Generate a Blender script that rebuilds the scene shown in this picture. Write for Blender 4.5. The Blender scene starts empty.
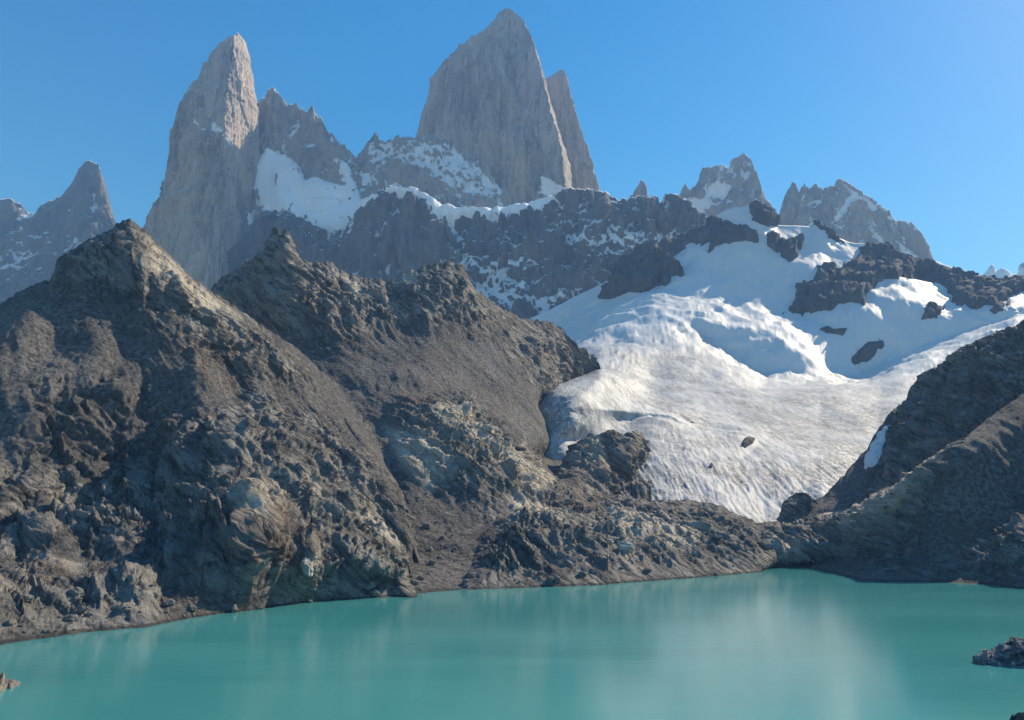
import bpy, math, random
import numpy as np
random.seed(7)
RS = np.random.RandomState(11)
SC = bpy.context.scene
COL = SC.collection
W, H, F = 1024, 720, 750.0
PITCH = math.radians(11.6); CAMH = 35.0
CP, SP = math.cos(PITCH), math.sin(PITCH)
SUN_AZ, SUN_EL = math.radians(52), math.radians(37)      # azimuth to the right of the view axis (+Y)

# ------------------------------------------------------------------ camera geometry helpers
def to_world(px, py, D):
    px = np.asarray(px, float); py = np.asarray(py, float); D = np.asarray(D, float)
    r = (px - W / 2) / F; u = (H / 2 - py) / F
    t = D / (CP - u * SP)
    return np.stack([r * t, D * np.ones_like(t), CAMH + t * (SP + u * CP)], -1)

def to_pix(P):
    y = P[..., 1]; z = P[..., 2] - CAMH
    fw = y * CP + z * SP; up = -y * SP + z * CP
    return W / 2 + F * P[..., 0] / fw, H / 2 - F * up / fw

def shore_D(py):
    u = (H / 2 - py) / F
    return -CAMH * (CP - u * SP) / (SP + u * CP)

# ------------------------------------------------------------------ noise
_PERM = RS.permutation(256).astype(np.int32); _PERM = np.concatenate([_PERM, _PERM, _PERM])
_G = RS.normal(size=(256, 3)).astype(np.float32); _G /= np.linalg.norm(_G, axis=1)[:, None]
def perlin(P):
    sh = P.shape[:-1]; P = P.reshape(-1, 3).astype(np.float32)
    I = np.floor(P).astype(np.int32); f = P - I; I &= 255
    w = f * f * f * (f * (f * 6 - 15) + 10)
    out = np.zeros(len(P), np.float32)
    for dx in (0, 1):
        wx = w[:, 0] if dx else 1 - w[:, 0]
        a = _PERM[I[:, 0] + dx]
        for dy in (0, 1):
            wy = w[:, 1] if dy else 1 - w[:, 1]
            b = _PERM[a + I[:, 1] + dy]
            for dz in (0, 1):
                wz = w[:, 2] if dz else 1 - w[:, 2]
                g = _G[_PERM[b + I[:, 2] + dz]]
                out += wx * wy * wz * ((f[:, 0] - dx) * g[:, 0] + (f[:, 1] - dy) * g[:, 1] + (f[:, 2] - dz) * g[:, 2])
    return (out * 1.6).reshape(sh)

def fbm(P, size, octv=4, gain=.5, ridged=False, seed=0.0):
    P = P / size + seed * 17.31
    a, s, n = 1.0, 0.0, 0.0
    for k in range(octv):
        v = perlin(P)
        if ridged: v = 1 - 2 * np.abs(v)
        s = s + a * v; n += a; a *= gain; P = P * 2.03 + 5.7
    return s / n

def facet(P, size, seed=0.0):
    """blocky rock: every cell of a jittered lattice is a randomly tilted plane"""
    sh = P.shape[:-1]; Q = (P / size + seed * 9.17).reshape(-1, 3).astype(np.float32)
    I = np.floor(Q).astype(np.int32)
    best = np.full(len(Q), 1e9, np.float32); val = np.zeros(len(Q), np.float32)
    for dx in (-1, 0, 1):
        for dy in (-1, 0, 1):
            for dz in (-1, 0, 1):
                c = I + np.array([dx, dy, dz]); m = c & 255
                h = _PERM[_PERM[_PERM[m[:, 0]] + m[:, 1]] + m[:, 2]]
                g = _G[h]; cen = c + .5 + g * .45
                dd = Q - cen; d = (dd * dd).sum(1)
                k = d < best
                best = np.where(k, d, best)
                v = (dd * _G[(h + 77) & 255]).sum(1) * .9 + _G[(h + 31) & 255][:, 0] * .5
                val = np.where(k, v, val)
    return val.reshape(sh)

def smooth1(a, axis, n):
    if n < 1: return a
    k = np.hanning(2 * n + 3)[1:-1]; k /= k.sum()
    pad = [(0, 0)] * a.ndim; pad[axis] = (n, n)
    b = np.pad(a, pad, mode='edge')
    return np.apply_along_axis(lambda v: np.convolve(v, k, 'valid'), axis, b)

def sdf(px, py, poly):
    """signed distance in pixels, positive inside"""
    poly = np.array(poly, float); d = np.full(px.shape, 1e9); ins = np.zeros(px.shape, bool)
    for (x0, y0), (x1, y1) in zip(poly, np.roll(poly, -1, 0)):
        ex, ey = x1 - x0, y1 - y0; L = ex * ex + ey * ey + 1e-9
        t = np.clip(((px - x0) * ex + (py - y0) * ey) / L, 0, 1)
        d = np.minimum(d, np.hypot(px - x0 - t * ex, py - y0 - t * ey))
        c = ((y0 > py) != (y1 > py)) & (px < (x1 - x0) * (py - y0) / (y1 - y0 + 1e-12) + x0)
        ins ^= c
    return np.where(ins, d, -d)

def soft(px, py, polys, w):
    m = np.zeros(px.shape)
    for p in polys: m = np.maximum(m, np.clip(.5 + sdf(px, py, p) / (2 * w), 0, 1))
    return m

# ------------------------------------------------------------------ objects
def tag(o, label=None, cat=None, kind=None, group=None):
    if label: o['label'] = label
    if cat: o['category'] = cat
    if kind: o['kind'] = kind
    if group: o['group'] = group
    return o

def mesh_obj(name, V, Fc, mat, attrs=None, parent=None, smooth=True):
    me = bpy.data.meshes.new(name)
    V = np.ascontiguousarray(V, np.float32); Fc = np.ascontiguousarray(Fc, np.int32)
    me.vertices.add(len(V)); me.vertices.foreach_set('co', V.ravel())
    k = Fc.shape[1]
    me.loops.add(Fc.size); me.loops.foreach_set('vertex_index', Fc.ravel())
    me.polygons.add(len(Fc)); me.polygons.foreach_set('loop_start', np.arange(0, Fc.size, k, dtype=np.int32))
    me.polygons.foreach_set('loop_total', np.full(len(Fc), k, np.int32))
    me.update(calc_edges=True); me.validate()
    if smooth: me.polygons.foreach_set('use_smooth', np.ones(len(me.polygons), bool))
    for n, a in (attrs or {}).items():
        at = me.attributes.new(n, 'FLOAT', 'POINT'); at.data.foreach_set('value', np.ascontiguousarray(a, np.float32).ravel())
    me.materials.append(mat)
    o = bpy.data.objects.new(name, me); COL.objects.link(o)
    if parent: o.parent = parent
    return o

def grid_faces(nv, nu, wrap=False):
    i = np.arange(nv - 1)[:, None]; j = np.arange(nu if wrap else nu - 1)[None, :]
    j2 = (j + 1) % nu
    a = i * nu + j; b = i * nu + j2; c = (i + 1) * nu + j2; d = (i + 1) * nu + j
    return np.stack([a, d, c, b], -1).reshape(-1, 4)

def normals(P, wrap=False):
    du = np.gradient(P, axis=1)
    if wrap: du = (np.roll(P, -1, 1) - np.roll(P, 1, 1)) / 2
    dv = np.gradient(P, axis=0)
    n = np.cross(dv, du); n /= np.linalg.norm(n, axis=-1, keepdims=True) + 1e-9
    return n

class Layer: pass

def loft(rows, step=1.3, smoothD=6, smoothP=2, jag=0.0, jag_w=6.0, disp=None, crest_keep=.35, back=None, masks=None, seed=1, foot_z=-6.0, crest_px=14.0, dust=.25, warp=0, snowmax=1., ends=(0, 0), smoothU=None, gully=0.):
    """Rows run from the crest to the foot, each a list of (px, py, distance). Returns a displaced grid with a back slope behind the crest."""
    p0 = min(r[0][0] for r in rows); p1 = max(r[-1][0] for r in rows)
    px = np.arange(p0, p1 + step, step)
    R = [(np.interp(px, [a[0] for a in r], [a[1] for a in r]), np.interp(px, [a[0] for a in r], [a[2] for a in r])) for r in rows]
    PY = np.array([r[0] for r in R]); DD = np.array([r[1] for r in R])
    for k in range(1, len(PY)): PY[k] = np.maximum(PY[k], PY[k - 1] + .25)
    if jag:
        q = np.stack([px / jag_w, np.zeros_like(px) + seed * 3.3, np.zeros_like(px)], -1)
        j = -np.abs(perlin(q)) * 2 + .6 + perlin(q * 2.7) * .5 + perlin(q * 6.1) * .3
        PY[0] = PY[0] - jag * j
    gaps = np.maximum(np.abs(np.diff(PY, axis=0)).mean(1), 3)
    cum = np.concatenate([[0], np.cumsum(gaps)]); nv = int(cum[-1] / step) + 2
    v = np.linspace(0, cum[-1], nv)
    ef = np.clip((px - (p1 - 28)) / 28, 0, 1) * ends[1] + np.clip(((p0 + 28) - px) / 28, 0, 1) * ends[0]
    DD = DD + (ef ** 2 * 26)[None, :] * np.concatenate([np.ones(len(DD) - 2), [.3, .1]])[:, None]
    ip = lambda A: np.array([np.interp(v, cum, A[:, c]) for c in range(A.shape[1])]).T
    G = ip(PY); D = ip(DD)
    top = G[:1].copy()
    G2 = smooth1(smooth1(G, 0, smoothP), 1, smoothP)
    wgt = np.clip((G - top) / 12.0, 0, 1); G = G * (1 - wgt) + G2 * wgt
    if warp:
        vv = np.linspace(0, 1, nv)
        for k in range(nv):
            q = np.stack([px / 45., np.full_like(px, v[k] / 38.), np.full_like(px, seed * 1.7)], -1)
            D[k] = np.interp(px + warp * math.sin(math.pi * vv[k]) * perlin(q) * 1.6, px, D[k])
    D = smooth1(smooth1(D, 0, smoothD), 1, smoothU or smoothD)
    PX = np.broadcast_to(px, G.shape).copy()
    P = to_world(PX, G, D)
    N = normals(P)
    if (N[..., 1].mean() > 0): N = -N
    M = {k: soft(PX, G, polys, w) for k, (polys, w) in (masks or {}).items()}
    if 'snow' in M: M['snow'] = np.maximum(M['snow'] * snowmax, dust)
    if disp is not None:
        d = disp(P, PX, G, M)
        if 'snow' in M and gully: M['snow'] = np.clip(M['snow'] + gully * np.clip(-(d - d.mean()) / d.std() - .35, 0, 1), 0, 1)
        f = np.clip((G - G[:1]) / crest_px, 0, 1) * (1 - crest_keep) + crest_keep
        if 'rocky' in M: P = P + N * (np.clip((P[..., 2]) / 6, 0, 1) * (.35 + .65 * M['rocky']) * (facet(P * np.array([1, 1, .6]), 5.5, seed) * .9 + fbm(P, 5., 3, .6, True, seed) * .9))[..., None]
        P = P + N * (d * f * (1 - np.clip(ef, 0, 1) * .85)[None, :])[..., None]
    # foot: one more row straight below the ground
    foot = P[-1:].copy(); foot[..., 2] = np.minimum(foot[..., 2], foot_z) - 0; foot[..., 1] -= 3
    L = Layer(); L.PX, L.PY, L.P = PX, G, P; L.N = normals(P)
    if L.N[..., 1].mean() > 0: L.N = -L.N
    L.nf = P.shape[0]
    rowsb = []
    back = back or 300.0
    c = P[0]
    # back slope
    n = 14
    for k in range(n, 0, -1):
        s = back * (k / n) ** 1.5
        q = c.copy(); q[:, 1] += s; q[:, 0] += s * (c[:, 0] / np.maximum(c[:, 1], 1))
        frac = (k / n) ** 1.2
        q[:, 2] = c[:, 2] * (1 - frac) + foot_z * frac
        q[:, 2] += fbm(q, back * .25, 3, seed=seed) * back * .06 * min(1, k / 4)
        if k == 1: pass
        for _ in range(max(0, k // 2)): q[:, 2] = np.convolve(np.pad(q[:, 2], 1, 'edge'), [.25, .5, .25], 'valid')
        rowsb.append(q)
    A = np.concatenate([np.array(rowsb), P, foot], 0)
    L.A = A; L.nback = n
    L.M = {k: np.concatenate([np.repeat(m[:1], n, 0), m, m[-1:]], 0) for k, m in M.items()}
    return L

def layer_obj(name, L, mat, **t):
    nv, nu = L.A.shape[:2]
    o = mesh_obj(name, L.A.reshape(-1, 3), grid_faces(nv, nu), mat, L.M)
    return tag(o, **t)

def patch(name, L, poly, height, mat, parent=None, rough=1.5, noise=None, wrap_noise=10., sink=1.0, prof=6.0, flat=0, lift=0, **t):
    """A mass that lies on / sticks out of a layer's surface, its edge dipping below that surface."""
    poly = np.array(poly, float)
    x0, y0 = poly.min(0) - 4; x1, y1 = poly.max(0) + 4
    ci = np.where((L.PX[0] >= x0) & (L.PX[0] <= x1))[0]
    if len(ci) < 2: return None
    sub = L.PY[:, ci]; ri = np.where(((sub >= y0) & (sub <= y1)).any(1))[0]
    sl = (slice(ri[0], ri[-1] + 1), slice(ci[0], ci[-1] + 1))
    X, Y, P, N = L.PX[sl], L.PY[sl], L.P[sl], L.N[sl]
    if flat:
        P = np.stack([smooth1(smooth1(P[..., k], 0, flat), 1, flat) for k in range(3)], -1); N = normals(P)
        if N[..., 1].mean() > 0: N = -N
    q = np.stack([X / wrap_noise, Y / wrap_noise, np.full(X.shape, poly[0, 0] * .37)], -1)
    s = sdf(X, Y, poly) + rough * (perlin(q) * 1.3 + perlin(q * 2.4) * .8 + perlin(q * 5.1) * .45)
    a = np.clip(s / prof, -1, 1)
    hgt = height * np.where(a > 0, np.sqrt(np.maximum(a, 0)), a * 1.2) - sink * .3
    if noise is not None: hgt = hgt + noise(P, X, Y) * np.clip(a * 2, 0, 1)
    Q = P + N * hgt[..., None]
    Q[..., 2] += lift * np.clip(a, 0, 1)
    keep = s > -3.0
    nv, nu = X.shape
    Fc = grid_faces(nv, nu); kf = keep.reshape(-1)[Fc].all(1); Fc = Fc[kf]
    if len(Fc) < 4: return None
    used = np.unique(Fc); m = np.full(nv * nu, -1); m[used] = np.arange(len(used))
    V = Q.reshape(-1, 3)[used]
    Fq = m[Fc]
    # closed underneath: a sunk copy
    nb = len(V); Vb = V - N.reshape(-1, 3)[used] * (height * .5 + sink)
    e = np.concatenate([Fq[:, [0, 1]], Fq[:, [1, 2]], Fq[:, [2, 3]], Fq[:, [3, 0]]])
    key = {}
    es = np.sort(e, 1); uniq, idx, cnt = np.unique(es, axis=0, return_index=True, return_counts=True)
    be = e[idx[cnt == 1]]
    side = np.stack([be[:, 1], be[:, 0], be[:, 0] + nb, be[:, 1] + nb], 1)
    Fall = np.concatenate([Fq, Fq[:, ::-1] + nb, side])
    o = mesh_obj(name, np.concatenate([V, Vb]), Fall, mat, None, parent)
    return tag(o, **t)

# ------------------------------------------------------------------ materials
def nodes(name):
    m = bpy.data.materials.new(name); m.use_nodes = True
    nt = m.node_tree; nt.nodes.clear()
    return m, nt
class NT:
    def __init__(s, nt): s.nt = nt
    def n(s, t, ins=None, **kw):
        x = s.nt.nodes.new(t)
        for k, v in kw.items(): setattr(x, k, v)
        for k, v in (ins or {}).items():
            if isinstance(v, bpy.types.NodeSocket): s.nt.links.new(v, x.inputs[k])
            else: x.inputs[k].default_value = v
        return x
    def math(s, op, a, b=0.5, clamp=False):
        x = s.n('ShaderNodeMath', operation=op, use_clamp=clamp)
        for i, v in enumerate((a, b)):
            if isinstance(v, bpy.types.NodeSocket): s.nt.links.new(v, x.inputs[i])
            else: x.inputs[i].default_value = v
        return x.outputs[0]
    def ramp(s, f, lo, hi):
        x = s.n('ShaderNodeMapRange', {0: f, 1: lo, 2: hi, 3: 0., 4: 1.}, interpolation_type='SMOOTHSTEP'); return x.outputs[0]
    def mix(s, f, a, b):
        x = s.n('ShaderNodeMix', data_type='RGBA')
        for k, v in ((0, f), (6, a), (7, b)):
            if isinstance(v, bpy.types.NodeSocket): s.nt.links.new(v, x.inputs[k])
            else: x.inputs[k].default_value = v if k == 0 else (*v, 1)
        return x.outputs[2]
    def noise(s, vec, scale, detail=6, rough=.55, dist=0.):
        return s.n('ShaderNodeTexNoise', {'Vector': vec, 'Scale': scale, 'Detail': detail, 'Roughness': rough, 'Distortion': dist}).outputs['Fac']
    def mapping(s, vec, scale=(1, 1, 1), rot=(0, 0, 0)):
        if any(rot): vec = s.n('ShaderNodeMapping', {'Vector': vec, 'Rotation': rot}).outputs[0]
        return s.n('ShaderNodeMapping', {'Vector': vec, 'Scale': scale}).outputs[0]
    def attr(s, n): return s.n('ShaderNodeAttribute', attribute_name=n).outputs['Fac']

def rock_material(name, dark, mid, light, size=20., stretch=(1, 1, 1), rot=(0, 0, 0), bump=.6, bump_d=1.0, snow=False, snow_slope=None, pale=None, rust=None, snow_scale=1.0, veins=0.0, speck=1.0):
    m, nt = nodes(name); T = NT(nt)
    co = T.n('ShaderNodeTexCoord').outputs['Object']
    st = T.mapping(co, stretch, rot)
    a = T.noise(st, 1 / size, 8, .62, .4)
    b = T.noise(co, 6 / size, 6, .6)
    c = T.n('ShaderNodeTexVoronoi', {'Vector': st, 'Scale': 5 / size, 'Randomness': 1.}, feature='F1').outputs['Color']
    cv = T.n('ShaderNodeSeparateColor', {0: c}).outputs[0]
    col = T.mix(T.ramp(a, .36, .62), dark, mid)
    col = T.mix(T.math('MULTIPLY', T.ramp(b, .5, .72), .6 * speck), col, light)
    col = T.mix(T.math('MULTIPLY', cv, .28 * speck), col, light)
    fine = T.noise(co, 40 / size, 4, .7)
    col = T.mix(T.math('MULTIPLY', T.ramp(fine, .5, .36), .45), col, tuple(x * .45 for x in dark))
    if veins:
        vn = T.noise(st, 2.6 / size, 5, .6, 1.2)
        v = T.ramp(T.math('ABSOLUTE', T.math('SUBTRACT', vn, .5)), .035, .0)
        col = T.mix(T.math('MULTIPLY', v, veins), col, tuple(x * .35 for x in dark))
    if pale:
        pm = T.math('MULTIPLY', T.attr('pale'), T.ramp(T.noise(co, 2.5 / size, 6, .65), .34, .56))
        col = T.mix(pm, col, pale)
    if rust:
        rm = T.math('MULTIPLY', T.attr('rust'), T.ramp(T.noise(co, 1.7 / size, 6, .6), .4, .6))
        col = T.mix(rm, col, rust)
    slab = T.noise(T.mapping(co, (1, 1, .45)), .3 / size, 5, .6, .7)
    col = T.mix(T.math('MULTIPLY', T.ramp(slab, .42, .6), .45 if snow else 0.), col, tuple(x * y for x, y in zip(light, (1.05, .93, .82))))
    slab2 = T.noise(T.mapping(co, (1, 1, .2)), .8 / size, 5, .62, .5)
    col = T.mix(T.math('MULTIPLY', T.ramp(slab2, .54, .64), .5 if snow else 0.), col, dark)
    if veins:
        ln = T.noise(T.mapping(co, (1, 1, .045)), 2.2 / size, 4, .6, .3)
        col = T.mix(T.math('MULTIPLY', T.ramp(ln, .40, .33), veins), col, tuple(x * .4 for x in dark))
    bh = T.math('ADD', T.math('MULTIPLY', a, 1.6), T.math('ADD', T.math('MULTIPLY', b, .8), T.math('MULTIPLY', fine, .28)))
    bh = T.math('ADD', bh, T.math('MULTIPLY', T.n('ShaderNodeTexVoronoi', {'Vector': st, 'Scale': 9 / size}, feature='F1').outputs['Distance'], .55))
    rough = .92
    if snow:
        snow_full = .92
        nz = T.n('ShaderNodeSeparateXYZ', {0: T.n('ShaderNodeNewGeometry').outputs['Normal']}).outputs[2]
        s1 = T.noise(T.mapping(co, (1, 1, .6)), 1 / (size * .9 * snow_scale), 9, .68, .5)
        val = T.math('ADD', T.math('MULTIPLY', T.math('SUBTRACT', s1, .5), 2.4), T.math('SUBTRACT', T.math('MULTIPLY', T.attr('snow'), 2.0), 1.0))
        val = T.math('ADD', val, T.math('MULTIPLY', T.math('SUBTRACT', nz, .5), 1.1 if snow_slope is None else snow_slope))
        sm = T.math('MULTIPLY', T.ramp(val, -.12, .22), T.math('MULTIPLY', T.math('GREATER_THAN', T.attr('snow'), .03), snow_full))
        col = T.mix(sm, col, (.80, .82, .85))
        bh = T.math('MULTIPLY', bh, T.math('SUBTRACT', 1.0, T.math('MULTIPLY', sm, .7)))
    bp = T.n('ShaderNodeBump', {'Strength': bump, 'Distance': size * .12 * bump_d, 'Height': bh})
    s = T.n('ShaderNodeBsdfPrincipled', {'Base Color': col, 'Roughness': rough, 'Specular IOR Level': .25, 'Normal': bp.outputs[0]})
    T.n('ShaderNodeOutputMaterial', {0: s.outputs[0]})
    return m

def hill_material():
    m, nt = nodes('scree_and_rock'); T = NT(nt)
    co = T.n('ShaderNodeTexCoord').outputs['Object']
    rocky = T.attr('rocky')
    nv = T.n('ShaderNodeTexNoise', {'Vector': co, 'Scale': .06, 'Detail': 4}).outputs['Color']
    wv = T.n('ShaderNodeVectorMath', {0: nv}, operation='SCALE'); wv.inputs['Scale'].default_value = 9.
    wc = T.n('ShaderNodeVectorMath', {0: co, 1: wv.outputs[0]}, operation='ADD').outputs[0]
    bedv = T.mapping(wc, (.16, .16, 1.0), (0, math.radians(-36), 0))
    big = T.noise(co, .018, 7, .62, .6)
    bed = T.noise(bedv, .2, 9, .72, .5)
    grain = T.noise(co, .38, 7, .75)
    gr2 = T.noise(co, .8, 5, .75)
    cell = T.n('ShaderNodeTexVoronoi', {'Vector': bedv, 'Scale': .42, 'Randomness': 1.}, feature='F1')
    cellv = T.n('ShaderNodeSeparateColor', {0: cell.outputs['Color']}).outputs[0]
    crack = T.n('ShaderNodeTexVoronoi', {'Vector': bedv, 'Scale': .26, 'Randomness': 1.}, feature='DISTANCE_TO_EDGE').outputs['Distance']
    crack2 = T.n('ShaderNodeTexVoronoi', {'Vector': wc, 'Scale': .55, 'Randomness': 1.}, feature='DISTANCE_TO_EDGE').outputs['Distance']
    st = T.n('ShaderNodeTexVoronoi', {'Vector': co, 'Scale': .45, 'Randomness': 1.}, feature='F1')
    stone = T.n('ShaderNodeSeparateColor', {0: st.outputs['Color']}).outputs[0]
    scree = T.mix(T.ramp(big, .35, .65), (.115, .106, .098), (.20, .187, .172))
    scree = T.mix(T.math('MULTIPLY', T.ramp(stone, .6, .97), .75), scree, (.26, .24, .215))
    scree = T.mix(T.math('MULTIPLY', T.ramp(grain, .53, .42), .75), scree, (.04, .037, .035))
    rock = T.mix(T.ramp(bed, .42, .58), (.095, .089, .082), (.37, .34, .30))
    rock = T.mix(T.math('MULTIPLY', cellv, .5), rock, (.41, .385, .345))
    rock = T.mix(T.math('MULTIPLY', T.math('MULTIPLY', T.ramp(crack, .10, .0), T.ramp(T.noise(co, .12, 4, .6), .45, .6)), .8), rock, (.03, .028, .027))
    rock = T.mix(T.math('MULTIPLY', T.ramp(crack2, .10, .0), .4), rock, (.05, .045, .04))
    rk = T.ramp(T.math('ADD', rocky, T.math('MULTIPLY', T.math('SUBTRACT', T.noise(co, .05, 7, .65), .5), 2.2)), .35, .62)
    col = T.mix(rk, scree, rock)
    moss = T.ramp(T.noise(co, .03, 6, .6, .8), .5, .66)
    col = T.mix(T.math('MULTIPLY', moss, .3), col, (.075, .072, .06))
    pm = T.math('MULTIPLY', T.math('MULTIPLY', T.attr('pale'), .85), T.ramp(T.noise(bedv, .3, 6, .65), .30, .46))
    col = T.mix(pm, col, T.mix(cellv, (.52, .45, .35), (.80, .70, .56)))
    rm = T.math('MULTIPLY', T.attr('rust'), T.ramp(T.noise(co, .1, 6, .65), .38, .6))
    col = T.mix(T.math('MULTIPLY', rm, .5), col, (.20, .122, .08))
    col = T.mix(T.math('MULTIPLY', T.ramp(gr2, .48, .34), .45), col, (.03, .028, .026))
    zz = T.n('ShaderNodeSeparateXYZ', {0: co}).outputs[2]
    wet = T.ramp(T.math('ADD', zz, T.math('MULTIPLY', T.math('SUBTRACT', grain, .5), 1.6)), 1.1, .5)
    col = T.mix(T.math('MULTIPLY', wet, .7), col, (.035, .033, .03))
    hr = T.math('ADD', T.math('MULTIPLY', bed, 3.2), T.math('ADD', T.math('MULTIPLY', T.ramp(crack, 0., .22), .9), T.math('MULTIPLY', cell.outputs['Distance'], -.35)))
    h = T.math('ADD', T.math('MULTIPLY', rk, hr), T.math('ADD', T.math('MULTIPLY', grain, 1.5), T.math('MULTIPLY', st.outputs['Distance'], -.45)))
    bp = T.n('ShaderNodeBump', {'Strength': .9, 'Distance': 2.0, 'Height': h})
    b = T.n('ShaderNodeBsdfPrincipled', {'Base Color': col, 'Roughness': .92, 'Specular IOR Level': .2, 'Normal': bp.outputs[0]})
    T.n('ShaderNodeOutputMaterial', {0: b.outputs[0]})
    return m

def ice_material(name, stretch=(1, 1, 1), rot=(0, 0, 0), size=14., dirt=.5, bump=.6, base=(.80, .82, .84)):
    m, nt = nodes(name); T = NT(nt)
    co = T.n('ShaderNodeTexCoord').outputs['Object']
    st = T.mapping(co, stretch, rot)
    a = T.noise(st, 1 / size, 8, .66, .6)
    b = T.noise(co, 5 / size, 6, .65, .3)
    big = T.noise(co, 1 / (size * 9), 5, .6, 1.)
    dm = T.math('MULTIPLY', T.ramp(T.math('ADD', T.math('MULTIPLY', a, .55), T.math('MULTIPLY', b, .45)), .46, .62), T.attr('dirt'))
    col = T.mix(T.math('MULTIPLY', T.ramp(big, .35, .7), .25), base, (.56, .61, .67))
    col = T.mix(T.math('MULTIPLY', T.attr('dirt'), .45 if dirt else 0.), col, (.43, .435, .44))
    col = T.mix(T.math('MULTIPLY', dm, dirt), col, (.20, .195, .185))
    bh = T.math('ADD', T.math('MULTIPLY', a, 1.2), T.math('MULTIPLY', b, .7))
    if dirt:
        for sc, rt, fr, wd in (((.16, 1, .5), -12, .16, .014), ((.9, .12, .3), -8, .2, .02), ((.2, 1, .5), 20, .1, .011)):
            cn = T.noise(T.mapping(co, sc, (0, 0, math.radians(rt))), fr, 5, .6, .5)
            cl = T.math('MULTIPLY', T.ramp(T.math('ABSOLUTE', T.math('SUBTRACT', cn, .5)), wd, .0), T.math('MULTIPLY', T.attr('dirt'), T.ramp(T.noise(co, .012, 4, .6), .42, .58)))
            col = T.mix(T.math('MULTIPLY', cl, .55), col, (.22, .26, .31))
            bh = T.math('SUBTRACT', bh, T.math('MULTIPLY', cl, .8))
    amt = T.math('ADD', T.math('MULTIPLY', T.attr('dirt'), .8), .2)
    bp = T.n('ShaderNodeBump', {'Strength': bump, 'Distance': size * .16, 'Height': T.math('MULTIPLY', bh, amt)})
    s = T.n('ShaderNodeBsdfPrincipled', {'Base Color': col, 'Roughness': .6, 'Specular IOR Level': .35, 'Normal': bp.outputs[0]})
    T.n('ShaderNodeOutputMaterial', {0: s.outputs[0]})
    return m

M_snow = ice_material('snow', size=30., dirt=0., bump=.35, base=(.84, .86, .88))
M_glacier = ice_material('glacier_ice', (1, .2, .35), (0, 0, math.radians(-8)), 7., .8, 1.0, (.62, .632, .645))
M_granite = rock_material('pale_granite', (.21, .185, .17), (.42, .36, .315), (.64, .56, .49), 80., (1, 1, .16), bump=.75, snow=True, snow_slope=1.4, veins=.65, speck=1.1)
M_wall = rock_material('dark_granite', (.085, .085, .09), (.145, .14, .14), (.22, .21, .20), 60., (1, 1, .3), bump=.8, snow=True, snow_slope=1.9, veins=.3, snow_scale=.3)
M_farrock = rock_material('far_granite', (.20, .185, .18), (.34, .315, .295), (.48, .45, .42), 60., (1, 1, .22), bump=.8, snow=True, snow_slope=1.5, veins=.4, snow_scale=.35)
M_hill = hill_material()
M_darkrock = rock_material('dark_rock', (.07, .068, .068), (.115, .108, .105), (.19, .175, .16), 45., (1, 1, .5), bump=.9, veins=.3)
M_boulder = rock_material('boulder_rock', (.13, .12, .105), (.21, .19, .165), (.33, .30, .26), 2.2, bump=.6)
M_banded = rock_material('banded_rock', (.035, .03, .03), (.07, .06, .056), (.66, .64, .62), 9.0, (.35, .6, 3.2), (0, math.radians(14), 0), bump=.7, speck=1.3)

def water_material():
    m, nt = nodes('turquoise_water'); T = NT(nt)
    co = T.n('ShaderNodeTexCoord').outputs['Object']
    w1 = T.noise(T.mapping(co, (.5, 1.4, 1)), 1.3, 5, .6, .3)
    w2 = T.noise(T.mapping(co, (.35, 1, 1)), .22, 4, .55, .4)
    big = T.noise(T.mapping(co, (.3, 1, 1)), .02, 4, .5, .5)
    col = T.mix(T.ramp(big, .35, .65), (.045, .24, .24), (.065, .28, .275))
    bp = T.n('ShaderNodeBump', {'Strength': .16, 'Distance': .25, 'Height': T.math('ADD', T.math('MULTIPLY', w1, .35), w2)})
    s = T.n('ShaderNodeBsdfPrincipled', {'Base Color': col, 'Roughness': .13, 'IOR': 1.33, 'Specular IOR Level': .5, 'Normal': bp.outputs[0]})
    T.n('ShaderNodeOutputMaterial', {0: s.outputs[0]})
    return m
M_water = water_material()

# ------------------------------------------------------------------ displacement styles
def cliffs(amp, size, vert=.35, blocks=.5, seed=0., snow_flat=.8):
    def f(P, X, Y, M):
        Q = P * np.array([1, 1, vert])
        d = fbm(Q, size, 6, .52, True, seed) * amp + facet(Q, size * .33, seed) * amp * blocks * .55 + facet(Q, size * .12, seed + 2) * amp * blocks * .22
        if 'snow' in M: d = d * (1 - snow_flat * .6 * np.clip(M['snow'] * 2 - 1, 0, 1))
        return d - amp * .2
    return f

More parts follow.
